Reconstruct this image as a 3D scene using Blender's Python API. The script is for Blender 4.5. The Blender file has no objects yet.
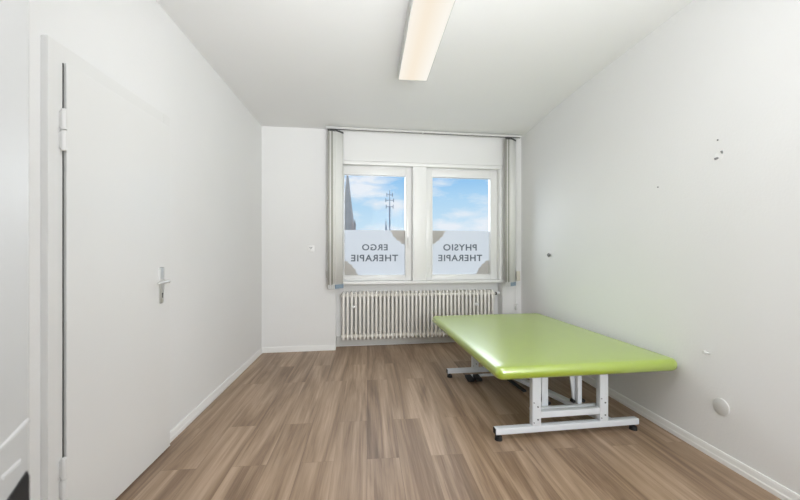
import bpy, bmesh, math, random
from mathutils import Vector, Matrix
random.seed(7)
C = bpy.context.scene.collection
PI = math.pi

# ------------------------------------------------------------------ layout (metres)
CAM_Z = 1.178
YAW = math.radians(7.907)          # the camera looks a little to the right of the back wall's normal
SK = math.radians(2.521)           # the side walls run slightly out of square with the back wall
SD, CD = math.sin(SK), math.cos(SK)
D = 4.234                          # back wall
XL, XR = -1.215, 1.970              # side walls, in the skewed frame
FRONT = -1.6

def S(lx, ly, z=0.0):
    return Vector((lx * CD + ly * SD, -lx * SD + ly * CD, z))

def skew_at(lx, Y):                # world x of a side wall at world Y
    ly = (Y + lx * SD) / CD
    return lx * CD + ly * SD

# ------------------------------------------------------------------ helpers
def link(o, parent=None):
    C.objects.link(o)
    if parent: o.parent = parent
    return o

def empty(name, loc=(0, 0, 0), rz=0):
    o = bpy.data.objects.new(name, None); C.objects.link(o)
    o.location = loc; o.rotation_euler = (0, 0, rz); o.empty_display_size = .05
    return o

def tag(o, label=None, cat=None, group=None, kind=None):
    if label: o['label'] = label
    if cat: o['category'] = cat
    if group: o['group'] = group
    if kind: o['kind'] = kind
    return o

def obj(name, bm, mat, parent=None, loc=None, rz=0, smooth=False):
    bmesh.ops.recalc_face_normals(bm, faces=bm.faces[:])
    me = bpy.data.meshes.new(name); bm.to_mesh(me); bm.free()
    if mat: me.materials.append(mat)
    if smooth:
        for p in me.polygons: p.use_smooth = True
        try: me.set_sharp_from_angle(angle=math.radians(40))
        except Exception: pass
    o = bpy.data.objects.new(name, me); link(o, parent)
    if loc is not None: o.location = loc
    o.rotation_euler = (0, 0, rz)
    return o

def BM(): return bmesh.new()

def box(bm, x0, x1, y0, y1, z0, z1, bev=0, seg=2):
    t = bmesh.new()
    bmesh.ops.create_cube(t, size=1)
    for v in t.verts:
        v.co = Vector(((x0 + x1) / 2 + v.co.x * (x1 - x0), (y0 + y1) / 2 + v.co.y * (y1 - y0), (z0 + z1) / 2 + v.co.z * (z1 - z0)))
    if bev: bmesh.ops.bevel(t, geom=t.edges[:] , offset=bev, segments=seg, profile=.5, affect='EDGES')
    merge(bm, t); return bm

def merge(bm, t, M=None):
    if M is not None: bmesh.ops.transform(t, matrix=M, verts=t.verts[:])
    me = bpy.data.meshes.new('tmp'); t.to_mesh(me); t.free(); bm.from_mesh(me); bpy.data.meshes.remove(me)

def bar(bm, p, q, w, h, bev=.003, up=(0, 0, 1)):
    """rectangular bar from p to q, w across, h along up"""
    p, q = Vector(p), Vector(q); d = q - p; L = d.length; d.normalize()
    u = Vector(up); x = d.cross(u).normalized(); u = x.cross(d).normalized()
    t = bmesh.new(); box(t, -w / 2, w / 2, 0, L, -h / 2, h / 2, bev, 2)
    M = Matrix(((x.x, d.x, u.x, p.x), (x.y, d.y, u.y, p.y), (x.z, d.z, u.z, p.z), (0, 0, 0, 1)))
    merge(bm, t, M); return bm

def cyl(bm, p, q, r, r2=None, n=20, cap=True):
    p, q = Vector(p), Vector(q); d = q - p
    t = bmesh.new()
    bmesh.ops.create_cone(t, cap_ends=cap, segments=n, radius1=r, radius2=r if r2 is None else r2, depth=d.length)
    M = Matrix.Translation((p + q) / 2) @ d.to_track_quat('Z', 'Y').to_matrix().to_4x4()
    merge(bm, t, M); return bm

def sph(bm, c, r, sx=1, sy=1, sz=1):
    t = bmesh.new(); bmesh.ops.create_uvsphere(t, u_segments=16, v_segments=10, radius=r)
    merge(bm, t, Matrix.Translation(c) @ Matrix.Diagonal((sx, sy, sz, 1))); return bm

def prism(bm, pts, axis, a, b):
    """extrude 2-D points along axis ('x','y','z') from a to b"""
    def P(u, v, w):
        return {'x': (w, u, v), 'y': (u, w, v), 'z': (u, v, w)}[axis]
    A = [bm.verts.new(P(u, v, a)) for u, v in pts]; B = [bm.verts.new(P(u, v, b)) for u, v in pts]
    bm.faces.new(A); bm.faces.new(B[::-1]); n = len(pts)
    for i in range(n): bm.faces.new((A[i], B[i], B[(i + 1) % n], A[(i + 1) % n]))
    return bm

def tube(bm, pts, r, n=10):
    for i in range(len(pts) - 1):
        cyl(bm, pts[i], pts[i + 1], r, n=n)
        if i: sph(bm, pts[i], r)
    return bm

def quad(bm, *pts):
    bm.faces.new([bm.verts.new(p) for p in pts]); return bm

# ------------------------------------------------------------------ materials
def new_mat(name):
    m = bpy.data.materials.new(name); m.use_nodes = True
    nt = m.node_tree; nt.nodes.clear()
    return m, nt, nt.nodes, nt.links

def N(nt, typ, **kw):
    n = nt.nodes.new(typ)
    for k, v in kw.items(): setattr(n, k, v)
    return n

def plain(name, col, rough=.5, metal=0, bump=0, bscale=200, vary=.03, spec=.5, coat=0):
    m, nt, ns, lk = new_mat(name)
    out = N(nt, 'ShaderNodeOutputMaterial'); b = N(nt, 'ShaderNodeBsdfPrincipled')
    lk.new(b.outputs[0], out.inputs[0])
    b.inputs['Roughness'].default_value = rough; b.inputs['Metallic'].default_value = metal
    b.inputs['Specular IOR Level'].default_value = spec; b.inputs['Coat Weight'].default_value = coat
    tc = N(nt, 'ShaderNodeTexCoord'); no = N(nt, 'ShaderNodeTexNoise')
    no.inputs['Scale'].default_value = 3; no.inputs['Detail'].default_value = 3
    lk.new(tc.outputs['Object'], no.inputs['Vector'])
    mx = N(nt, 'ShaderNodeMix', data_type='RGBA')
    mx.inputs['A'].default_value = (*[max(0, c * (1 - vary)) for c in col], 1)
    mx.inputs['B'].default_value = (*[min(1, c * (1 + vary)) for c in col], 1)
    lk.new(no.outputs['Fac'], mx.inputs['Factor']); lk.new(mx.outputs['Result'], b.inputs['Base Color'])
    if bump:
        n2 = N(nt, 'ShaderNodeTexNoise'); n2.inputs['Scale'].default_value = bscale; n2.inputs['Detail'].default_value = 4
        lk.new(tc.outputs['Object'], n2.inputs['Vector'])
        bp = N(nt, 'ShaderNodeBump'); bp.inputs['Strength'].default_value = bump; bp.inputs['Distance'].default_value = .002
        lk.new(n2.outputs['Fac'], bp.inputs['Height']); lk.new(bp.outputs[0], b.inputs['Normal'])
    return m

M_WALL = plain('wall_paint', (.80, .80, .795), .75, bump=.35, bscale=70, vary=.012, spec=.3)
M_CEIL = plain('ceiling_paint', (.80, .80, .795), .8, bump=.1, bscale=90, vary=.01, spec=.2)
M_TRIM = plain('white_trim', (.86, .86, .85), .35, vary=.01)
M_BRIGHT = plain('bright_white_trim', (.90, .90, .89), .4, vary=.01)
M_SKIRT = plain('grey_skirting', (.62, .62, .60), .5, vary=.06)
M_DOOR = plain('door_lacquer', (.775, .775, .765), .28, vary=.008)
M_CASING = plain('casing_lacquer', (.76, .76, .75), .3, vary=.01)
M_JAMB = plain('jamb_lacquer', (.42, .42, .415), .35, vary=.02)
M_WINDOW = plain('window_plastic', (.84, .84, .83), .3, vary=.015)
M_RAD = plain('radiator_enamel', (.86, .84, .79), .35, vary=.02)
M_WHITE = plain('white_plastic', (.86, .86, .85), .35, vary=.01)
M_GREYPL = plain('pale_grey_plastic', (.68, .68, .665), .45, vary=.02)
M_BEIGE = plain('beige_plastic', (.66, .62, .54), .45, vary=.02)
M_BLACK = plain('black_rubber', (.008, .008, .009), .6, vary=.1)
M_GAPSHADE = plain('gap_shade', (.10, .10, .095), .6, vary=.03)
M_MID = plain('weathered_metal', (.20, .20, .20), .6, vary=.15)
M_DARK = plain('dark_metal', (.10, .10, .10), .4, metal=.5, vary=.1)
M_CHROME = plain('brushed_steel', (.72, .72, .72), .25, metal=1, vary=.03)
M_HANDLE = plain('satin_handle', (.70, .70, .69), .28, metal=.8, vary=.02)
M_STEEL = plain('white_powder_coat', (.70, .73, .765), .3, vary=.015)
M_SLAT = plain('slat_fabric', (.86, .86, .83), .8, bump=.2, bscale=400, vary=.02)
M_SLATSHADE = plain('slat_fabric_shaded', (.46, .45, .40), .8, bump=.2, bscale=400, vary=.02)  # darker copy of the slat fabric, paints the shade between stacked slats
M_TRACK = plain('white_track', (.60, .60, .585), .4, vary=.01)
M_BLUE = plain('blue_grey_weight', (.27, .36, .45), .4, vary=.05)
M_LETTER = plain('grey_vinyl', (.12, .14, .165), .5, vary=.02)
M_TAUPE = plain('taupe_vinyl', (.50, .48, .455), .6, vary=.12)
M_LAMPBODY = plain('lamp_housing', (.62, .63, .60), .4, vary=.01)
M_STONE = plain('spire_slate', (.66, .52, .42), .8, vary=.15)
M_SANDSTONE = plain('spire_masonry', (.55, .42, .34), .8, vary=.3)
M_MAST = plain('mast_metal', (.40, .42, .46), .6, vary=.05)

def green_mat():
    m = plain('green_vinyl', (.315, .445, .003), .34, bump=.05, bscale=260, vary=.03, spec=.8, coat=.6)
    b = next(n for n in m.node_tree.nodes if n.type == 'BSDF_PRINCIPLED')
    b.inputs['Coat Weight'].default_value = 1; b.inputs['Coat Roughness'].default_value = .27; b.inputs['Coat IOR'].default_value = 2.5
    return m
M_GREEN = green_mat()

def floor_mat():
    m, nt, ns, lk = new_mat('oak_vinyl_planks')
    out = N(nt, 'ShaderNodeOutputMaterial'); b = N(nt, 'ShaderNodeBsdfPrincipled'); lk.new(b.outputs[0], out.inputs[0])
    tc = N(nt, 'ShaderNodeTexCoord'); sp = N(nt, 'ShaderNodeSeparateXYZ'); lk.new(tc.outputs['Object'], sp.inputs[0])
    cb = N(nt, 'ShaderNodeCombineXYZ'); lk.new(sp.outputs['Y'], cb.inputs['X']); lk.new(sp.outputs['X'], cb.inputs['Y'])
    def brick(c1, c2, mort, ms=.0009):
        br = N(nt, 'ShaderNodeTexBrick'); br.offset = .37; br.offset_frequency = 2
        br.inputs['Scale'].default_value = 1; br.inputs['Brick Width'].default_value = 1.22; br.inputs['Row Height'].default_value = .184
        br.inputs['Mortar Size'].default_value = ms; br.inputs['Mortar Smooth'].default_value = .3
        br.inputs['Color1'].default_value = c1; br.inputs['Color2'].default_value = c2; br.inputs['Mortar'].default_value = mort
        lk.new(cb.outputs[0], br.inputs['Vector']); return br
    br = brick((0, 0, 0, 1), (1, 1, 1, 1), (.5, .5, .5, 1))
    # each plank shifts the grain, so that the figure breaks at the joints
    off = N(nt, 'ShaderNodeVectorMath', operation='SCALE'); off.inputs['Scale'].default_value = 9.0
    lk.new(br.outputs['Color'], off.inputs[0])
    ad = N(nt, 'ShaderNodeVectorMath', operation='ADD'); lk.new(tc.outputs['Object'], ad.inputs[0]); lk.new(off.outputs[0], ad.inputs[1])
    def grain(sx, sy, detail, dist, rough=.6):
        mp = N(nt, 'ShaderNodeMapping'); mp.inputs['Scale'].default_value = (sx, sy, 1); lk.new(ad.outputs[0], mp.inputs['Vector'])
        no = N(nt, 'ShaderNodeTexNoise'); no.inputs['Scale'].default_value = 1; no.inputs['Detail'].default_value = detail
        no.inputs['Distortion'].default_value = dist; no.inputs['Roughness'].default_value = rough
        lk.new(mp.outputs[0], no.inputs['Vector']); return no
    g1 = grain(8.5, .55, 4, .9); g2 = grain(60, 1.6, 5, .3, .7); g3 = grain(220, 5, 3, 0)
    def mul(a, k, base=None):
        n = N(nt, 'ShaderNodeMath', operation='MULTIPLY_ADD'); lk.new(a, n.inputs[0]); n.inputs[1].default_value = k
        if base is None: n.inputs[2].default_value = 0
        elif isinstance(base, float): n.inputs[2].default_value = base
        else: lk.new(base, n.inputs[2])
        return n.outputs[0]
    f = mul(g1.outputs['Fac'], 1.55, -.535)
    f = mul(g2.outputs['Fac'], .58, f)
    f = mul(g3.outputs['Fac'], .22, f)
    bw = N(nt, 'ShaderNodeRGBToBW'); lk.new(br.outputs['Color'], bw.inputs[0])
    f = mul(bw.outputs[0], .05, f)
    rp = N(nt, 'ShaderNodeValToRGB'); lk.new(f, rp.inputs[0])
    e = rp.color_ramp.elements
    e[0].position = .20; e[0].color = (.110, .068, .041, 1)
    e[1].position = .95; e[1].color = (.46, .330, .232, 1)
    x = e.new(.50); x.color = (.225, .146, .092, 1)
    x = e.new(.70); x.color = (.33, .228, .150, 1)
    jm = brick((1, 1, 1, 1), (1, 1, 1, 1), (.72, .70, .68, 1), .0013)
    mx = N(nt, 'ShaderNodeMix', data_type='RGBA', blend_type='MULTIPLY'); mx.inputs['Factor'].default_value = 1
    lk.new(rp.outputs[0], mx.inputs['A']); lk.new(jm.outputs['Color'], mx.inputs['B'])
    lk.new(mx.outputs['Result'], b.inputs['Base Color'])
    b.inputs['Roughness'].default_value = .42; b.inputs['Specular IOR Level'].default_value = .45
    bp = N(nt, 'ShaderNodeBump'); bp.inputs['Strength'].default_value = .12; bp.inputs['Distance'].default_value = .001
    lk.new(g2.outputs['Fac'], bp.inputs['Height']); lk.new(bp.outputs[0], b.inputs['Normal'])
    return m
M_FLOOR = floor_mat()

def glass_mat():
    m, nt, ns, lk = new_mat('window_glass')
    out = N(nt, 'ShaderNodeOutputMaterial'); mx = N(nt, 'ShaderNodeMixShader')
    tr = N(nt, 'ShaderNodeBsdfTransparent'); gl = N(nt, 'ShaderNodeBsdfGlossy'); gl.inputs['Roughness'].default_value = .03
    tr.inputs[0].default_value = (.97, .98, .985, 1)
    fr = N(nt, 'ShaderNodeFresnel'); fr.inputs[0].default_value = 1.09
    lk.new(fr.outputs[0], mx.inputs[0]); lk.new(tr.outputs[0], mx.inputs[1]); lk.new(gl.outputs[0], mx.inputs[2]); lk.new(mx.outputs[0], out.inputs[0])
    return m
M_GLASS = glass_mat()

def film_mat():
    m, nt, ns, lk = new_mat('frosted_film')
    out = N(nt, 'ShaderNodeOutputMaterial'); mx = N(nt, 'ShaderNodeMixShader'); mx.inputs[0].default_value = .42
    tl = N(nt, 'ShaderNodeBsdfTranslucent'); df = N(nt, 'ShaderNodeBsdfDiffuse')
    tl.inputs[0].default_value = (.325, .33, .34, 1); df.inputs[0].default_value = (.80, .83, .88, 1)
    no = N(nt, 'ShaderNodeTexNoise'); no.inputs['Scale'].default_value = 2.0
    lk.new(tl.outputs[0], mx.inputs[1]); lk.new(df.outputs[0], mx.inputs[2]); lk.new(mx.outputs[0], out.inputs[0])
    return m
M_FILM = film_mat()

def lamp_mat():
    m, nt, ns, lk = new_mat('lamp_diffuser')
    out = N(nt, 'ShaderNodeOutputMaterial'); em = N(nt, 'ShaderNodeEmission')
    tc = N(nt, 'ShaderNodeTexCoord'); sp = N(nt, 'ShaderNodeSeparateXYZ'); lk.new(tc.outputs['Object'], sp.inputs[0])
    ab = N(nt, 'ShaderNodeMath', operation='ABSOLUTE'); ad = N(nt, 'ShaderNodeMath', operation='SUBTRACT'); ad.inputs[1].default_value = -.02
    lk.new(sp.outputs['X'], ad.inputs[0]); lk.new(ad.outputs[0], ab.inputs[0])
    mu = N(nt, 'ShaderNodeMath', operation='MULTIPLY'); mu.inputs[1].default_value = 8; lk.new(ab.outputs[0], mu.inputs[0])
    rp = N(nt, 'ShaderNodeValToRGB'); lk.new(mu.outputs[0], rp.inputs[0])
    rp.color_ramp.elements[0].color = (.95, .85, .71, 1); rp.color_ramp.elements[0].position = .1
    rp.color_ramp.elements[1].color = (.98, .94, .86, 1); rp.color_ramp.elements[1].position = .9
    lk.new(rp.outputs[0], em.inputs[0]); em.inputs[1].default_value = 1.0
    lk.new(em.outputs[0], out.inputs[0])
    return m
M_LAMP = lamp_mat()

# ------------------------------------------------------------------ sky
def make_sky():
    w = bpy.data.worlds.new('sky'); bpy.context.scene.world = w; w.use_nodes = True
    nt = w.node_tree; nt.nodes.clear(); lk = nt.links
    out = N(nt, 'ShaderNodeOutputWorld'); bg = N(nt, 'ShaderNodeBackground'); lk.new(bg.outputs[0], out.inputs[0])
    tc = N(nt, 'ShaderNodeTexCoord'); sp = N(nt, 'ShaderNodeSeparateXYZ'); lk.new(tc.outputs['Generated'], sp.inputs[0])
    rp = N(nt, 'ShaderNodeValToRGB'); lk.new(sp.outputs['Z'], rp.inputs[0])
    e = rp.color_ramp.elements
    e[0].position = 0.0; e[0].color = (.72, .83, .93, 1)
    e[1].position = .5; e[1].color = (.16, .40, .80, 1)
    x = e.new(.07); x.color = (.60, .79, .93, 1)
    x = e.new(.15); x.color = (.45, .70, .93, 1)
    x = e.new(.24); x.color = (.20, .50, .88, 1)
    mp = N(nt, 'ShaderNodeMapping'); mp.inputs['Scale'].default_value = (6.5, 6.5, 21.0); mp.inputs['Location'].default_value = SKY_OFF
    lk.new(tc.outputs['Generated'], mp.inputs['Vector'])
    no = N(nt, 'ShaderNodeTexNoise'); no.inputs['Scale'].default_value = 1.6; no.inputs['Detail'].default_value = 7; no.inputs['Roughness'].default_value = .55
    no.inputs['Distortion'].default_value = .3
    lk.new(mp.outputs[0], no.inputs['Vector'])
    last = no.outputs['Fac']
    # cumulus banks: soft lobes around fixed sky directions
    for az, el, sa, se, k in CLOUDS:
        dv = Vector((math.sin(az) * math.cos(el), math.cos(az) * math.cos(el), math.sin(el)))
        sub = N(nt, 'ShaderNodeVectorMath', operation='SUBTRACT'); lk.new(tc.outputs['Generated'], sub.inputs[0]); sub.inputs[1].default_value = dv
        sc = N(nt, 'ShaderNodeVectorMath', operation='MULTIPLY'); lk.new(sub.outputs[0], sc.inputs[0]); sc.inputs[1].default_value = (1 / sa, 1 / sa, 1 / se)
        ln = N(nt, 'ShaderNodeVectorMath', operation='LENGTH'); lk.new(sc.outputs[0], ln.inputs[0])
        mr = N(nt, 'ShaderNodeMapRange', interpolation_type='SMOOTHSTEP'); lk.new(ln.outputs['Value'], mr.inputs['Value'])
        mr.inputs['From Min'].default_value = 0; mr.inputs['From Max'].default_value = 1.3; mr.inputs['To Min'].default_value = k; mr.inputs['To Max'].default_value = 0
        ad = N(nt, 'ShaderNodeMath', operation='ADD'); lk.new(last, ad.inputs[0]); lk.new(mr.outputs[0], ad.inputs[1]); last = ad.outputs[0]
    cr = N(nt, 'ShaderNodeValToRGB'); lk.new(last, cr.inputs[0])
    cr.color_ramp.elements[0].position = .50; cr.color_ramp.elements[0].color = (0, 0, 0, 1)
    cr.color_ramp.elements[1].position = .80; cr.color_ramp.elements[1].color = (1, 1, 1, 1)
    mx = N(nt, 'ShaderNodeMix', data_type='RGBA'); lk.new(cr.outputs[0], mx.inputs['Factor'])
    lk.new(rp.outputs[0], mx.inputs['A']); mx.inputs['B'].default_value = (.86, .90, .96, 1)
    lk.new(mx.outputs['Result'], bg.inputs[0]); bg.inputs[1].default_value = 1.0
SKY_OFF = (1.3, .4, .2)
R_ = math.radians
CLOUDS = [(R_(2.0), R_(10.5), .09, .040, .36), (R_(7), R_(8.0), .07, .03, .14), (R_(15.0), R_(11.0), .05, .018, .20),
          (R_(16.5), R_(4.0), .06, .035, .30), (R_(22.0), R_(4.6), .06, .035, .34), (R_(5), R_(3.0), .16, .03, .10)]
make_sky()

# ------------------------------------------------------------------ room shell
yL = S(XL, 0).y
cornerL = Vector((skew_at(XL, D), D, 0)); cornerR = Vector((skew_at(XR, D), D, 0))
frontL = Vector((skew_at(XL, FRONT), FRONT, 0)); frontR = Vector((skew_at(XR, FRONT), FRONT, 0))
def ceil_z(x, y):
    fx = min(1, max(0, (x + 1.2) / 3.3)); fy = min(1, max(0, (D - y) / 1.0))
    return 2.625 + .075 * fx * fy

def floor_():
    bm = BM()
    p = [cornerL, cornerR, Vector((cornerR.x, D + .16, 0)), Vector((cornerL.x, D + .16, 0))]
    inv = Matrix.Rotation(SK, 4, 'Z')
    quad(bm, *[inv @ (v + Vector(d)) for v, d in ((frontL, (-.02, -.02, 0)), (frontR, (.02, -.02, 0)), (p[2], (.1, 0, 0)), (p[3], (-.02, 0, 0)))])
    tag(obj('floor', bm, M_FLOOR, rz=-SK), 'brown oak plank floor', 'floor', kind='structure')
floor_()

def ceiling():
    bm = BM(); nx, ny = 8, 14; g = []
    for j in range(ny + 1):
        y = FRONT - .02 + (D + .02 - FRONT + .02) * j / ny; row = []
        x0, x1 = skew_at(XL, y) - .02, skew_at(XR, y) + .03
        for i in range(nx + 1):
            x = x0 + (x1 - x0) * i / nx
            row.append(bm.verts.new((x, y, ceil_z(x, y))))
        g.append(row)
    for j in range(ny):
        for i in range(nx): bm.faces.new((g[j][i], g[j][i + 1], g[j + 1][i + 1], g[j + 1][i]))
    tag(obj('ceiling', bm, M_CEIL, smooth=True), 'plain white painted ceiling', 'ceiling', kind='structure')
ceiling()

REV0, REV1, REVTOP, NB = -.185, 1.905, 2.262, D + .144
def walls():
    T = 2.76
    def f(bm, x0, x1, z0, z1, y=D): quad(bm, (x0, y, z0), (x1, y, z0), (x1, y, z1), (x0, y, z1))
    def rev(bm, x): quad(bm, (x, D, 0), (x, D + .16, 0), (x, D + .16, REVTOP), (x, D, REVTOP))
    bm = BM(); f(bm, cornerL.x - .05, REV0, 0, T); rev(bm, REV0)
    tag(obj('wall_back', bm, M_WALL), 'white back wall left of the window', 'wall', kind='structure')
    bm = BM(); f(bm, REV1, cornerR.x + .08, 0, T); rev(bm, REV1)
    tag(obj('wall_back', bm, M_WALL), 'narrow white pier in the right corner', 'wall', kind='structure')
    bm = BM(); f(bm, REV0, REV1, REVTOP, T); quad(bm, (REV0, D, REVTOP), (REV1, D, REVTOP), (REV1, D + .16, REVTOP), (REV0, D + .16, REVTOP))
    tag(obj('wall_back', bm, M_WALL), 'white wall above the windows', 'wall', kind='structure')
    bm = BM(); box(bm, REV0, REV1, NB, NB + .08, 0, .80)
    tag(obj('wall_back', bm, M_WALL), 'grey-white niche wall behind the radiator', 'wall', kind='structure')
    L0, L1 = FRONT - .1, 4.42
    for nm, x, lab in (('wall_left', XL, 'white wall with the door'), ('wall_right', XR, 'white textured wall beside the green table')):
        bm = BM(); quad(bm, (0, L0, 0), (0, L1, 0), (0, L1, T), (0, L0, T))
        tag(obj(nm, bm, M_WALL, loc=S(x, 0), rz=-SK), lab, 'wall', kind='structure')
    bm = BM(); quad(bm, (frontL.x - .1, FRONT, 0), (frontR.x + .1, FRONT, 0), (frontR.x + .1, FRONT, T), (frontL.x - .1, FRONT, T))
    tag(obj('wall_front', bm, M_WALL), 'plain white end wall opposite the window', 'wall', kind='structure')
walls()

SKP = [(0, 0), (.014, 0), (.014, .022), (.011, .030), (.009, .052), (.006, .062), (0, .062)]
def baseboards():
    bm = BM(); prism(bm, SKP, 'y', 2.245, 4.184)
    tag(obj('baseboard_left', bm, M_TRIM, loc=S(XL, 0), rz=-SK), 'white baseboard along the left wall', 'baseboard', kind='structure')
    bm = BM(); prism(bm, [(-u, v) for u, v in SKP], 'y', FRONT + .1, 4.29)
    tag(obj('baseboard_right', bm, M_TRIM, loc=S(XR, 0), rz=-SK), 'white baseboard along the right wall', 'baseboard', kind='structure')
    bm = BM(); prism(bm, [(D - u, v) for u, v in SKP], 'x', cornerL.x, REV0 - .001)
    tag(obj('baseboard_back', bm, M_TRIM), 'short white baseboard beside the radiator niche', 'baseboard', kind='structure')
    bm = BM(); prism(bm, [(D - u, v) for u, v in SKP], 'x', REV1 + .001, cornerR.x)
    tag(obj('baseboard_back', bm, M_TRIM), 'white baseboard on the pier right of the radiator', 'baseboard', kind='structure')
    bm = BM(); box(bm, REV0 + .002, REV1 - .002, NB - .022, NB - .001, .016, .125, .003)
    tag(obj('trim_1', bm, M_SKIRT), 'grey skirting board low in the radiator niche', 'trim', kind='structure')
baseboards()

# window sill board
bm = BM(); box(bm, REV0 + .001, REV1 - .001, D - .012, D + .15, .778, .812, .005)
tag(obj('trim_2', bm, M_TRIM), 'white window sill board above the radiator', 'sill', kind='structure')

# ------------------------------------------------------------------ windows
def ring(bm, x0, x1, z0, z1, l, r, b, t, y0, y1, bev=.006):
    box(bm, x0, x0 + l, y0, y1, z0, z1, bev); box(bm, x1 - r, x1, y0, y1, z0, z1, bev)
    box(bm, x0 + l - .002, x1 - r + .002, y0, y1, z0, z0 + b, bev); box(bm, x0 + l - .002, x1 - r + .002, y0, y1, z1 - t, z1, bev)

def text_mesh(name, body, size_x, h, cx, zc, y, parent):
    cu = bpy.data.curves.new('tmp_text', 'FONT'); cu.body = body; cu.align_x = 'CENTER'; cu.align_y = 'CENTER'
    cu.space_character = 1.12; cu.offset = .022; cu.extrude = .002
    to = bpy.data.objects.new('tmp_text', cu); C.objects.link(to)
    dg = bpy.context.evaluated_depsgraph_get(); dg.update()
    me = bpy.data.meshes.new_from_object(to.evaluated_get(dg)); bpy.data.objects.remove(to)
    xs = [v.co.x for v in me.vertices]; ys = [v.co.y for v in me.vertices]
    sx = size_x / (max(xs) - min(xs)); sy = h / (max(ys) - min(ys)); mx_, my_ = (max(xs) + min(xs)) / 2, (max(ys) + min(ys)) / 2
    for v in me.vertices:     # written to be read from the street, so mirrored from in here
        v.co = Vector((cx - (v.co.x - mx_) * sx, y + v.co.z * .3, zc + (v.co.y - my_) * sy))
    me.name = name; me.materials.clear(); me.materials.append(M_LETTER)
    o = bpy.data.objects.new(name, me); link(o, parent); return o

def motif(name, corner, dx, dz, parent, y):
    """leafy quarter shape with a scalloped edge printed in a corner of the film"""
    n = 28; pts = [corner]
    for i in range(n + 1):
        a = PI / 2 * i / n; k = 1 - .075 * abs(math.sin(3.5 * a * 2)) - .14 * math.sin(2 * a)
        pts.append((corner[0] + dx * math.cos(a) * k, corner[1] + dz * math.sin(a) * k))
    bm = BM(); prism(bm, pts, 'y', y, y + .0006)
    return obj(name, bm, M_TAUPE, parent)

def window(name, x0, x1, fl, fr, gx0, gx1, sx0, sx1, words, label, motifs, handle):
    r = empty(name, (0, 0, 0)); tag(r, label, 'window', kind='structure')
    bm = BM(); ring(bm, x0, x1, .795, REVTOP + .01, fl, fr, .03, .066, D + .088, D + .15)
    obj('frame', bm, M_WINDOW, r, smooth=True)
    gz0, gz1 = .880, 2.110
    bm = BM(); ring(bm, sx0, sx1, .814, 2.203, gx0 - sx0, sx1 - gx1, gz0 - .814, 2.203 - gz1, D + .070, D + .140)
    sa = obj('sash', bm, M_WINDOW, r, smooth=True)
    bm = BM(); e = .012
    ring(bm, gx0 - .011, gx1 + .011, gz0 - .011, gz1 + .011, e, e, e, e, D + .064, D + .118, .004)
    obj('glazing_bead', bm, M_WINDOW, sa, smooth=True)
    bm = BM(); box(bm, gx0 - .005, gx1 + .005, D + .124, D + .128, gz0 - .005, gz1 + .005)
    obj('pane', bm, M_GLASS, sa)
    bm = BM(); quad(bm, (gx0, D + .1225, gz0), (gx1, D + .1225, gz0), (gx1, D + .1225, 1.438), (gx0, D + .1225, 1.438))
    fi = obj('frosted_film', bm, M_FILM, r); tag(fi, 'frosted privacy film with grey lettering')
    for body, w, h, cx, zc in words: text_mesh('lettering', body, w, h, cx, zc, D + .1215, fi)
    for c, dx, dz in motifs: motif('corner_motif', c, dx, dz, fi, D + .1213)
    if handle:
        hx, hz = handle; bm = BM()
        box(bm, hx - .014, hx + .014, D + .060, D + .071, hz - .035, hz + .035, .004)
        cyl(bm, (hx, D + .062, hz + .01), (hx, D + .028, hz + .01), .009)
        box(bm, hx - .010, hx + .010, D + .018, D + .034, hz - .10, hz + .022, .006)
        obj('handle', bm, M_WHITE, r, smooth=True)
    return r
window('window_1', REV0 + .001, .8335, .045, .093, -.084, .665, -.150, .741,
       [('ERGO', .318, .078, .290, 1.224), ('THERAPIE', .586, .083, .288, 1.091)],
       'left window sash lettered ERGO THERAPIE, spire outside', [((.665, 1.436), -.190, -.185), ((-.084, .880), .17, .19)], (.703, 1.32))
window('window_2', .8345, REV1 - .001, .092, .062, 1.010, 1.772, .927, 1.842,
       [('PHYSIO', .445, .083, 1.386, 1.224), ('THERAPIE', .586, .083, 1.390, 1.089)],
       'right window sash lettered PHYSIO THERAPIE', [((1.010, 1.436), .190, -.185), ((1.772, .880), -.175, .19)], None)

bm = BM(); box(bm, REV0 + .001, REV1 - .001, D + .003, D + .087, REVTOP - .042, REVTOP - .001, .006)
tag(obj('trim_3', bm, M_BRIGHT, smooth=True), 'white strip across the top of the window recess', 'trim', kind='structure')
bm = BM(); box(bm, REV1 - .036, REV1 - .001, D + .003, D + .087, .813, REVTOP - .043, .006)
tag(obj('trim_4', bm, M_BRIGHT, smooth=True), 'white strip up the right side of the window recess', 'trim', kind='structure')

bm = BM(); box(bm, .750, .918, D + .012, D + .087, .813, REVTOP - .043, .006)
tag(obj('trim_5', bm, M_BRIGHT, smooth=True), 'white post between the two windows', 'trim', kind='structure')

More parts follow.
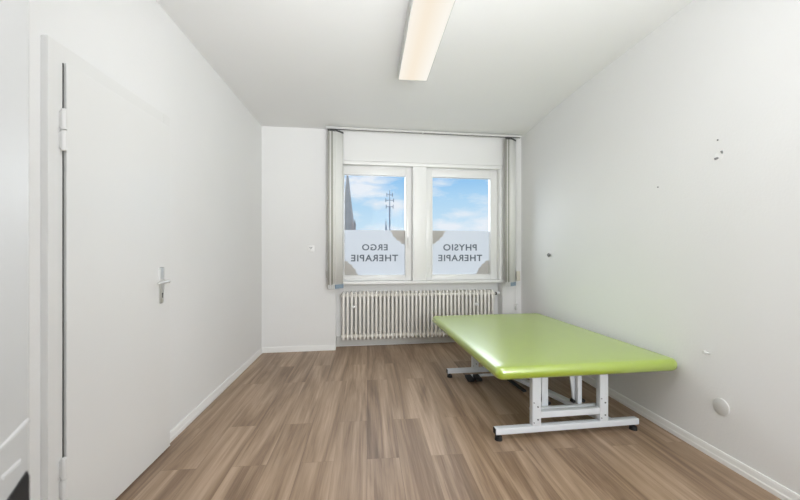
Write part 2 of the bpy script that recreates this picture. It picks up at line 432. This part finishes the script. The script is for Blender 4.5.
# ------------------------------------------------------------------ radiator
def radiator():
    r = empty('radiator', (.80, D + .065, 0)); r['label'] = 'cream ribbed column radiator in the niche under the windows'; r['category'] = 'radiator'
    n, pit, x0 = 39, .0494, -.094
    y0, y1 = D + .012, D + .112; z0, z1 = .105, .683
    def section():
        bm = BM(); w = pit - .0015
        for y in (y0 + .016, (y0 + y1) / 2, y1 - .016):
            hw = .0135 if y < y0 + .02 else .008
            box(bm, -hw, hw, y - .015, y + .015, z0 + .035, z1 - .035, .007, 3)
        for za, zb in ((z0 + .008, z0 + .068), (z1 - .068, z1 - .008)):
            box(bm, -.0125, .0125, y0, y1, za - .008 * (za < .3), zb + .008 * (za > .3), .010, 3)
        for zz in (z0 + .045, z1 - .045):
            box(bm, -w / 2, w / 2, y0 + .006, y1 - .006, zz - .016, zz + .016, .006, 2)
        return bm
    first = None
    for i in range(n):
        x = x0 + i * pit - r.location.x
        if first is None:
            bm = section(); bmesh.ops.translate(bm, verts=bm.verts[:], vec=(0, -r.location.y, 0))
            first = obj('radiator_section', bm, M_RAD, r, smooth=True); first.location.x = x
        else:
            c = first.copy(); C.objects.link(c); c.parent = r; c.location.x = x
    L = r.location
    for x in (.031, 1.568):
        bm = BM(); box(bm, x - L.x - .028, x - L.x + .028, y0 - L.y - .012, y0 - L.y + .004, .490, .520, .004)
        box(bm, x - L.x - .012, x - L.x + .012, y0 - L.y - .008, NB - L.y - .004, .496, .514, .003)
        obj('holder_clip', bm, M_WHITE, r, smooth=True)
    for x in (.10, 1.55):
        bm = BM(); box(bm, x - L.x - .012, x - L.x + .012, y0 - L.y + .03, NB - L.y - .024, .14, .165, .003)
        obj('wall_bracket', bm, M_RAD, r)
    xe = x0 + (n - 1) * pit + pit / 2; zv = .632
    bm = BM(); cyl(bm, (xe - L.x, 0, zv), (1.838 - L.x, 0, zv), .012); cyl(bm, (1.826 - L.x, 0, zv), (1.826 - L.x, 0, zv - .05), .009)
    va = obj('valve', bm, M_RAD, r, smooth=True)
    bm = BM(); cyl(bm, (1.836 - L.x, 0, zv), (1.852 - L.x, 0, zv), .019); obj('collar', bm, M_BLACK, va, smooth=True)
    bm = BM(); cyl(bm, (1.852 - L.x, 0, zv), (1.887 - L.x, 0, zv), .020, .023); cyl(bm, (1.887 - L.x, 0, zv), (1.895 - L.x, 0, zv), .023, .015)
    obj('thermostat_knob', bm, M_WHITE, va, smooth=True)
    bm = BM(); tube(bm, [(1.826 - L.x, 0, zv - .045), (1.826 - L.x, .03, .50), (1.826 - L.x, .050, .46), (1.826 - L.x, NB - L.y - .004, .46)], .008)
    obj('feed_pipe', bm, M_RAD, r, smooth=True)
    bm = BM(); box(bm, x0 - pit * .5 - .012 - L.x, x0 - pit * .5 - L.x, -.02, .02, .618, .654, .004); obj('end_plug', bm, M_RAD, r)
radiator()

# ------------------------------------------------------------------ vertical blinds
def blind(x0, x1, slats, ang, spacing, label, side):
    Yr = D - .09
    r = empty('vertical_blind', ((x0 + x1) / 2, Yr, 0)); r['label'] = label; r['category'] = 'blind'; r['group'] = 'vertical blinds pushed to the sides of the window'
    ox = r.location.x
    bm = BM(); box(bm, x0 - ox, x1 - ox, -.020, .020, 2.598, 2.6245, .003)
    t = obj('head_rail', bm, M_TRACK, r)
    bm = BM(); box(bm, x0 - ox + .004, x1 - ox - .004, -.006, .006, 2.5945, 2.5985); obj('rail_slot', bm, M_DARK, t)
    for xe in (x0, x1):
        bm = BM(); box(bm, xe - ox - .003, xe - ox + .003, -.0215, .0215, 2.596, 2.626, .001); obj('end_cap', bm, M_GREYPL, t)
    zb = .745; w = .127; n = len(slats)
    for i, x in enumerate(slats):
        last = i == n - 1
        bm = BM(); k = 6; vs = []
        for j in range(k + 1):
            u = -w / 2 + w * j / k; c = .004 * (1 - (2 * u / w) ** 2)
            vs.append((u, -c))
        top = [bm.verts.new((u, c, 2.575)) for u, c in vs]; bot = [bm.verts.new((u, c, zb)) for u, c in vs]
        for j in range(k): bm.faces.new((bot[j], bot[j + 1], top[j + 1], top[j]))
        s = obj('slat', bm, M_SLAT if last or i % 2 else M_SLATSHADE, r, loc=(x - ox, 0, 0), rz=ang, smooth=True)
        m = s.modifiers.new('thick', 'SOLIDIFY'); m.thickness = .0022
        bm = BM(); box(bm, -w / 2, w / 2, -.0065, .003, zb - .004, zb + .044, .001)
        wt = obj('bottom_weight', bm, M_BLUE if last else M_GREYPL, s)
        if last: wt['label'] = 'blue grey bottom weight'
        bm = BM(); box(bm, -w / 2 + .001, w / 2 - .001, -.0065, .0035, 2.562, 2.580); cyl(bm, (0, 0, 2.578), (0, 0, 2.5995), .003, n=8)
        obj('hanger', bm, M_DARK, s)
    if side > 0:
        cx = 2.088 - ox
        bm = BM(); 
        for dx in (-.008, .008): cyl(bm, (cx + dx, .03, 2.60), (cx + dx, .03, .92), .0016, n=6)
        cyl(bm, (cx - .02, .035, .83), (cx - .022, .045, .47), .0022, n=6)
        obj('pull_cord', bm, M_WHITE, r)
        bm = BM(); box(bm, cx - .022, cx + .022, .015, .045, .80, .925, .006); obj('cord_housing', bm, M_BEIGE, r, smooth=True)
        bm = BM(); box(bm, cx - .036, cx - .012, .03, .055, .43, .48, .004); tube(bm, [(cx - .03, .03, .47), (cx - .018, .03, .52), (cx - .008, .03, .50)], .004)
        obj('cord_hook', bm, M_GREYPL, r, smooth=True)
    else:
        cx = x0 - .006 - ox
        bm = BM(); cyl(bm, (cx, .05, 2.60), (cx, .05, .94), .0015, n=6); obj('pull_cord', bm, M_WHITE, r)
        bm = BM(); box(bm, cx - .008, cx + .008, .05, .075, .86, .94, .003); obj('cord_weight', bm, M_GREYPL, r)
blind(-.283, .850, [-.222, -.203, -.184, -.165, -.141], R_(45), .02, 'off-white vertical slat blind stacked at the left of the window', -1)
blind(.857, 2.100, [1.938, 1.955, 1.972, 1.989, 2.006], R_(38), .02, 'off-white vertical slat blind stacked in the right corner', 1)

# ------------------------------------------------------------------ therapy table
def rounded_rect(x0, x1, y0, y1, r, n=8):
    pts = []
    for cx, cy, a0 in ((x1 - r, y0 + r, -PI / 2), (x1 - r, y1 - r, 0), (x0 + r, y1 - r, PI / 2), (x0 + r, y0 + r, PI)):
        for i in range(n + 1):
            a = a0 + PI / 2 * i / n; pts.append((cx + r * math.cos(a), cy + r * math.sin(a)))
    return pts

def pad(x0, x1, y0, y1, z0, z1, r, e):
    """upholstered slab with a softly rolled rim"""
    bm = BM(); rings = []
    prof = [(e * 1.2, z0)] + [(e - e * math.sin(PI * t) , 0) for t in ()]
    m = 10; H = z1 - z0
    prof = []
    for i in range(m + 1):
        a = -PI / 2 + PI * i / m
        prof.append((e * (1 - math.cos(a)), z0 + H / 2 + H / 2 * math.sin(a)))
    prof += [(e + .05, z1 + .0025), (e + .16, z1 + .004)]
    for ins, z in prof:
        rr = max(.012, r - ins * .9)
        rings.append([bm.verts.new((x, y, z)) for x, y in rounded_rect(x0 + ins, x1 - ins, y0 + ins, y1 - ins, rr)])
    for a, b in zip(rings, rings[1:]):
        n = len(a)
        for i in range(n): bm.faces.new((a[i], a[(i + 1) % n], b[(i + 1) % n], b[i]))
    bm.faces.new(rings[-1]); bm.faces.new(rings[0][::-1])
    return bm

def therapy_table():
    ox, oy = 1.39, 2.65
    r = empty('therapy_table', (ox, oy, 0)); r['label'] = 'wide lime green padded therapy table on a white steel frame'; r['category'] = 'therapy table'
    def L(v): return (v[0] - ox, v[1] - oy, v[2])
    def mk(name, bm, m, parent=r, smooth=True):
        bmesh.ops.translate(bm, verts=bm.verts[:], vec=(-ox, -oy, 0)); return obj(name, bm, m, parent, smooth=smooth)
    mk('mattress', pad(.832, 2.036, 1.915, 3.60, .426, .502, .050, .030), M_GREEN)['label'] = 'lime green vinyl padded top'
    bm = BM(); z = .412
    for y in (2.06, 3.40): box(bm, 1.02, 1.76, y - .02, y + .02, z - .018, z + .022, .003)
    for x in (1.04, 1.74): box(bm, x - .02, x + .02, 2.06, 3.40, z - .018, z + .022, .003)
    mk('top_frame', bm, M_STEEL)
    bm = BM(); box(bm, .885, 1.87, 2.06, 2.10, .038, .077, .003)
    nb = mk('base_bar', bm, M_STEEL)
    bm = BM(); box(bm, .885, 1.87, 3.155, 3.195, .038, .077, .003)
    fb = mk('base_bar', bm, M_STEEL)
    for b, y in ((nb, 2.08), (fb, 3.175)):
        for x in (.91, 1.845):
            bm = BM(); cyl(bm, (x, y, 0), (x, y, .022), .024, .022); cyl(bm, (x, y, .02), (x, y, .04), .012); mk('rubber_foot', bm, M_BLACK, b)
        for x, s in ((.885, -1), (1.87, 1)):
            bm = BM(); box(bm, x - .003, x + .003, y - .018, y + .018, .040, .075, .001); mk('end_cap', bm, M_BLACK if s < 0 else M_STEEL, b)
    for y in (2.08, 3.175):
        for x in (1.155, 1.62):
            bm = BM(); box(bm, x - .029, x + .029, y - .02, y + .02, .076, .395 if y < 3 else .40, .003)
            p = mk('leg', bm, M_STEEL)
            for dx, zz in ((.006, .118), (.006, .198), (-.02, .10), (-.02, .225)):
                bm = BM(); cyl(bm, (x + dx, y - .0195, zz), (x + dx, y - .0245, zz), .0045 if dx > 0 else .003, n=12); mk('bolt', bm, M_DARK, p)
        bm = BM(); box(bm, 1.184, 1.591, y - .018, y + .018, .124, .163, .003); mk('cross_bar', bm, M_STEEL)
    # lifting arms behind the near end, each with a flared plate and black pivots
    for x, w in ((1.262, .046), (1.512, .030)):
        bm = BM(); box(bm, x - w / 2, x + w / 2, 2.15, 2.18, .150, .41, .003)
        a = mk('lift_arm', bm, M_STEEL)
        bm = BM()
        pl = [(-.080, .405), (-.020, .405), (.004, .150), (-.024, .150)] if x < 1.39 else [(-.058, .405), (.002, .405), (.036, .150), (-.020, .150)]
        prism(bm, [(x + u, v) for u, v in pl], 'y', 2.186, 2.200)
        mk('gusset_plate', bm, M_STEEL, a, smooth=False)
        for xx in (x - .030, x + .042):
            bm = BM(); cyl(bm, (xx, 2.198, .165), (xx, 2.170, .165), .012); mk('pivot', bm, M_BLACK, a)
        bm = BM(); cyl(bm, (x - .03, 2.197, .165), (x + .042, 2.197, .165), .006); mk('pivot_pin', bm, M_DARK, a)
    # pivot shaft that carries the arms on the cross bar
    bm = BM(); bar(bm, (1.15, 2.135, .150), (1.62, 2.135, .150), .03, .02); mk('pivot_beam', bm, M_STEEL)
    # far lifting arms
    for x in (1.262, 1.512):
        bm = BM(); bar(bm, (x, 3.14, .15), (x, 3.02, .40), .04, .03); mk('lift_arm', bm, M_STEEL)
    # floor strut from the near bar to the far bar
    bm = BM(); bar(bm, (1.685, 2.10, .056), (1.385, 3.155, .056), .05, .034); mk('floor_strut', bm, M_STEEL)
    # lift motor column
    bm = BM(); tube(bm, [(1.30, 3.10, .12), (1.32, 2.62, .33)], .022, 16); tube(bm, [(1.32, 2.62, .33), (1.325, 2.46, .395)], .013, 14)
    mk('actuator', bm, M_GREYPL)
    # black foot lever and twin pedals on a rod
    bm = BM(); bar(bm, (1.385, 2.96, .035), (1.418, 2.715, .022), .03, .02, .006); mk('foot_lever', bm, M_BLACK)
    bm = BM(); bar(bm, (1.04, 3.085, .036), (1.45, 3.085, .036), .022, .02, .004); bar(bm, (1.44, 3.085, .036), (1.44, 3.16, .05), .022, .02, .004)
    pb = mk('pedal_rod', bm, M_STEEL)
    for x in (1.055, 1.128):
        bm = BM(); t = bmesh.new(); box(t, -.03, .03, -.05, .055, -.013, .013, .009, 3)
        merge(bm, t, Matrix.Translation((x, 3.035, .032)) @ Matrix.Rotation(R_(6), 4, 'X')); mk('pedal', bm, M_BLACK, pb)
    # thin cable down the near left arm
    bm = BM(); tube(bm, [(1.222, 2.16, .38), (1.232, 2.15, .26), (1.243, 2.155, .17)], .003, 8); mk('cable', bm, M_BLACK)
therapy_table()

# ------------------------------------------------------------------ ceiling lamp
def lamp():
    c = S(.366, 2.19, 0); zt = ceil_z(c.x, c.y); zb = 2.552
    r = empty('ceiling_lamp', (c.x, c.y, zt), -SK); r['label'] = 'long rectangular ceiling lamp glowing warm white'; r['category'] = 'lamp'
    h = zt - zb; W, Lh = .119, .61
    bm = BM()
    for x0, x1, y0, y1 in ((-W, -W + .006, -Lh, Lh), (W - .006, W, -Lh, Lh), (-W + .006, W - .006, -Lh, -Lh + .006), (-W + .006, W - .006, Lh - .006, Lh)):
        box(bm, x0, x1, y0, y1, -h, .004, .0008, 1)
    box(bm, -W + .004, W - .004, -Lh + .004, Lh - .004, -.012, .004)
    obj('housing', bm, M_LAMPBODY, r)
    bm = BM(); box(bm, -W + .0062, W - .0062, -Lh + .0062, Lh - .0062, -h + .0005, -h + .006)
    obj('diffuser', bm, M_LAMP, r)
lamp()

# ------------------------------------------------------------------ door in the left wall
def door():
    o = 1.865
    r = empty('door_1', S(XL, o, 0), -SK); tag(r, 'plain white flush door in the left wall', 'door', kind='structure')
    bm = BM()
    box(bm, 0, .027, 1.427 - o, 1.490 - o, 0, 1.986, .002); box(bm, 0, .027, 2.175 - o, 2.240 - o, 0, 1.986, .002)
    box(bm, 0, .0265, 1.488 - o, 2.177 - o, 1.915, 1.986, .002)
    obj('door_casing', bm, M_CASING, r)
    bm = BM(); box(bm, 0, .006, 1.485 - o, 2.18 - o, 0, 1.918); obj('rebate', bm, M_DARK, r)
    bm = BM(); box(bm, .023, .0295, 1.4895 - o, 1.4935 - o, .008, 1.915); obj('gap_shade_strip', bm, M_GAPSHADE, r)  # added dark strip, paints the shade line in the gap beside the leaf
    # the leaf overlaps the casing on the latch side and top
    bm = BM(); box(bm, .008, .035, 1.499 - o, 2.229 - o, .006, 1.921, .002)
    lf = obj('door_leaf', bm, M_DOOR, r)
    y = 1.479 - o
    for z in (1.572, .214):
        bm = BM()
        for za, zb in ((z, z + .075), (z + .079, z + .155)):
            cyl(bm, (.041, y, za), (.041, y, zb), .0095, n=16); box(bm, .026, .038, y - .006, y + .014, za + .006, zb - .006, .001)
        sph(bm, (.041, y, z), .0095, sz=.6); sph(bm, (.041, y, z + .155), .0095, sz=.6)
        obj('hinge', bm, M_CASING, lf, smooth=True)
    y = 2.133 - o
    bm = BM(); box(bm, .035, .044, y - .020, y + .020, .878, 1.085, .008, 3); hp = obj('handle_plate', bm, M_HANDLE, lf, smooth=True)
    bm = BM(); cyl(bm, (.043, y, 1.003), (.052, y, 1.003), .014); cyl(bm, (.05, y, 1.003), (.078, y, 1.003), .0085); sph(bm, (.078, y, 1.003), .0095)
    cyl(bm, (.078, y, 1.003), (.078, y - .095, .999), .0085, .0075); sph(bm, (.078, y - .095, .999), .0078)
    obj('lever', bm, M_HANDLE, hp, smooth=True)
    bm = BM(); cyl(bm, (.0435, y, .932), (.0448, y, .932), .0055); box(bm, .0435, .0448, y - .003, y + .003, .910, .930); obj('keyhole', bm, M_BLACK, hp)
door()

# ------------------------------------------------------------------ near doorway jamb beside the camera
def jamb():
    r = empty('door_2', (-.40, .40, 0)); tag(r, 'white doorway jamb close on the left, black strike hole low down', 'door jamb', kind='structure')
    bm = BM(); box(bm, -.055, 0, -1.90, .10, 0, 2.622, .003); obj('jamb_post_blocker', bm, M_JAMB, r, smooth=True)  # its unseen rear length is added to block rear light from the casing
    for p, q in (((.0, .062, .950), (.0, .098, .967)), ((.0, .064, .915), (.0, .088, .922))):
        bm = BM(); bar(bm, p, q, .002, .006, .0009); obj('paint_ridge', bm, M_JAMB, r)
    bm = BM(); prism(bm, [(.060, .80), (.0972, .80), (.0972, .897), (.094, .905), (.0665, .884), (.060, .878)], 'x', -.001, .0015); obj('strike_hole', bm, M_BLACK, r)
jamb()

# ------------------------------------------------------------------ small fittings on the walls
def on_right(name, ly, z): return empty(name, S(XR, ly, z), -SK)

def wall_plate():
    r = empty('antenna_socket', (-.472, D, 1.205)); r['label'] = 'small square white wall socket left of the window'; r['category'] = 'socket'
    bm = BM(); box(bm, -.040, .040, -.010, 0, -.040, .040, .004); obj('cover_plate', bm, M_WHITE, r, smooth=True)
    bm = BM(); cyl(bm, (-.010, -.0095, .012), (-.010, -.012, .012), .006); cyl(bm, (.010, -.0095, .012), (.010, -.012, .012), .006)
    box(bm, -.004, .004, -.0115, -.0098, -.006, .006); obj('plug_hole', bm, M_MID, r)
wall_plate()

def round_cover():
    r = on_right('junction_box_cover', 1.776, .309); r['label'] = 'round pale grey cover plate low on the right wall'; r['category'] = 'cover plate'
    bm = BM(); cyl(bm, (0, 0, 0), (-.006, 0, 0), .046, n=40); cyl(bm, (-.006, 0, 0), (-.009, 0, 0), .046, .041, n=40); obj('cover_disc', bm, M_GREYPL, r, smooth=True)
round_cover()

def peg():
    r = on_right('wall_hook', 1.848, .588); r['label'] = 'small white peg sticking out of the right wall above the round cover'; r['category'] = 'hook'
    bm = BM(); cyl(bm, (0, 0, 0), (-.004, 0, 0), .010); cyl(bm, (-.003, 0, 0), (-.026, 0, .003), .005); obj('shank', bm, M_GREYPL, r, smooth=True)
    bm = BM(); cyl(bm, (-.024, 0, .003), (-.036, 0, .004), .010, .009); obj('knob', bm, M_GREYPL, r, smooth=True)
peg()

def screw(ly, z, rad, ln, label, name='wall_screw', up=0, group=None):
    r = on_right(name, ly, z); r['label'] = label; r['category'] = 'screw'
    if group: r['group'] = group
    bm = BM(); cyl(bm, (0, 0, 0), (-ln, 0, up), rad * .55, n=12); obj('shank', bm, M_DARK, r, smooth=True)
    bm = BM(); cyl(bm, (-ln, 0, up), (-ln - rad * .5, 0, up), rad, rad * .7, n=14); obj('screw_head', bm, M_MID, r, smooth=True)
    return r
screw(3.618, 1.135, .022, .014, 'dark round peg on the right wall nearest the window')
screw(2.202, 1.612, .005, .004, 'tiny nail head alone in the middle of the right wall')
screw(1.795, 1.803, .005, .004, 'small nail high on the right wall above the loose wires')
def stub():
    r = on_right('cable_stub', 1.787, 1.714); r['label'] = 'short dark cable ends poking out of patched plaster, upper right wall'; r['category'] = 'cable'
    bm = BM(); t = [(math.cos(a) * .024 * (1 + .15 * math.sin(3 * a)), math.sin(a) * .028 * (1 + .12 * math.cos(2 * a))) for a in [2 * PI * i / 24 for i in range(24)]]
    prism(bm, t, 'x', 0, -.0012); obj('plaster_patch', bm, M_WHITE, r)
    bm = BM(); tube(bm, [(0, .010, -.012), (-.008, .012, -.014), (-.014, .016, -.017)], .006, 8); obj('cable_end', bm, M_MID, r, smooth=True)
    bm = BM(); tube(bm, [(0, -.016, .010), (-.006, -.018, .014), (-.010, -.018, .020)], .005, 8); obj('cable_end', bm, M_MID, r, smooth=True)
stub()

# ------------------------------------------------------------------ outside
GZ = -10.0
bm = BM(); quad(bm, (-60, 8, GZ), (90, 8, GZ), (90, 140, GZ), (-60, 140, GZ))
tag(obj('ground', bm, plain('street_grey', (.35, .36, .36), .9)), 'street level far below the window', 'ground', kind='structure')

def church():
    cx, cy = -.43, 40
    r = empty('church_spire', (cx, cy, GZ)); r['label'] = 'tall pointed church spire outside the left window'; r['category'] = 'church tower'
    bm = BM()
    def oct_(rad, z): return [bm.verts.new((rad * math.cos(i * PI / 4), rad * math.sin(i * PI / 4), z - GZ)) for i in range(8)]
    rings = [oct_(.92, 3.0), oct_(.80, 3.8), oct_(.36, 7.4), oct_(.02, 10.5)]
    for a, b in zip(rings, rings[1:]):
        for i in range(8): bm.faces.new((a[i], a[(i + 1) % 8], b[(i + 1) % 8], b[i]))
    bm.faces.new(rings[-1])
    obj('roof', bm, M_STONE, r)
    bm = BM(); box(bm, -.95, .95, -.95, .95, 0, 3.0 - GZ)
    obj('tower', bm, M_SANDSTONE, r)
    for sx in (-1, 1):
        for sy in (-1, 1):
            bm = BM(); cyl(bm, (sx * .80, sy * .80, 3.0 - GZ), (sx * .80, sy * .80, 4.0 - GZ), .13, n=6); cyl(bm, (sx * .80, sy * .80, 4.0 - GZ), (sx * .80, sy * .80, 4.7 - GZ), .17, .01, n=6)
            obj('pinnacle', bm, M_SANDSTONE, r)
    bm = BM(); cyl(bm, (0, 0, 10.4 - GZ), (0, 0, 11.3 - GZ), .03, n=6); bar(bm, (-.25, 0, 11.0 - GZ), (.25, 0, 11.0 - GZ), .05, .05, .005)
    obj('finial_cross', bm, M_MAST, r)
church()

def mast():
    r = empty('antenna_mast', (3.27, 30, GZ)); r['label'] = 'slim antenna mast with cross arms outside the left window'; r['category'] = 'antenna mast'
    bm = BM(); cyl(bm, (0, 0, 0), (0, 0, 5.0 - GZ), .10, .075, n=10); cyl(bm, (0, 0, 5.0 - GZ), (0, 0, 6.4 - GZ), .045, .03, n=8)
    obj('pole', bm, M_MAST, r)
    for z, w in ((6.02, .24), (5.55, .34), (5.0, .30)):
        bm = BM(); bar(bm, (-w, 0, z - GZ), (w, 0, z - GZ), .05, .05, .004); a = obj('cross_arm', bm, M_MAST, r)
        for s in (-1, 1):
            bm = BM(); cyl(bm, (s * w, 0, z - .16 - GZ), (s * w, 0, z + .16 - GZ), .035, n=8); obj('antenna', bm, M_MAST, a)
mast()

def steeple():
    r = empty('distant_steeple', (4.425, 45, GZ)); r['label'] = 'small distant pointed roof left of the antenna mast'; r['category'] = 'steeple'
    bm = BM(); cyl(bm, (0, 0, 3.2 - GZ), (0, 0, 5.3 - GZ), .24, .02, n=8); obj('roof', bm, M_MAST, r)
    bm = BM(); box(bm, -.22, .22, -.22, .22, 0, 3.2 - GZ); obj('tower', bm, M_SANDSTONE, r)
steeple()

# ------------------------------------------------------------------ light
LCOL = (.955, .98, 1)
def area(name, loc, target, sx, sy, power, col=(1, 1, 1)):
    l = bpy.data.lights.new(name, 'AREA'); l.shape = 'RECTANGLE'; l.size = sx; l.size_y = sy; l.energy = power; l.color = col
    o = bpy.data.objects.new(name, l); C.objects.link(o); o.location = loc
    o.rotation_euler = (Vector(target) - Vector(loc)).to_track_quat('-Z', 'Y').to_euler(); return o
rear = area('fill_light_rear', (1.05, -1.45, 1.65), (.00, 2.9, 2.0), 1.6, 1.4, 51, LCOL); rear.data.spread = R_(120)  # added fill lamp behind the camera, not a fixture of the room
upfill = area('fill_light_up', (.30, -.45, 1.0), (.35, 1.0, 2.7), 1.1, 1.0, 30, LCOL); upfill.data.spread = R_(95)  # added upward fill lamp, unseen, brightens the ceiling
area('fill_light_overhead', (.30, .85, 2.60), (.30, 1.3, 0), 1.5, 1.3, 13, LCOL)  # added overhead fill above the view, no second ceiling lamp hangs here
s = bpy.data.lights.new('sky_glow', 'SUN'); s.energy = 7.0; s.angle = R_(80); s.color = (.95, .98, 1.0)
so = bpy.data.objects.new('sky_glow', s); C.objects.link(so); so.location = (-2, 9, 8)
so.rotation_euler = Vector((.16, -.80, -.46)).to_track_quat('-Z', 'Y').to_euler()

# ------------------------------------------------------------------ camera
cam = bpy.data.cameras.new('camera'); cam.sensor_width = 36; cam.lens = 350 / 800 * 36; cam.shift_y = 1 / 800; cam.clip_start = .02; cam.clip_end = 400
cam.dof.use_dof = True; cam.dof.focus_distance = 3.0; cam.dof.aperture_fstop = 4.0
co = bpy.data.objects.new('camera', cam); C.objects.link(co)
co.location = (0, 0, CAM_Z); co.rotation_euler = (PI / 2, 0, -YAW)
sc = bpy.context.scene; sc.camera = co
sc.view_settings.view_transform = 'Standard'; sc.view_settings.look = 'None'; sc.view_settings.exposure = 0
sc.cycles.max_bounces = 10; sc.cycles.diffuse_bounces = 6; sc.cycles.transparent_max_bounces = 12
sc.cycles.use_denoising = True; sc.cycles.sample_clamp_indirect = 6
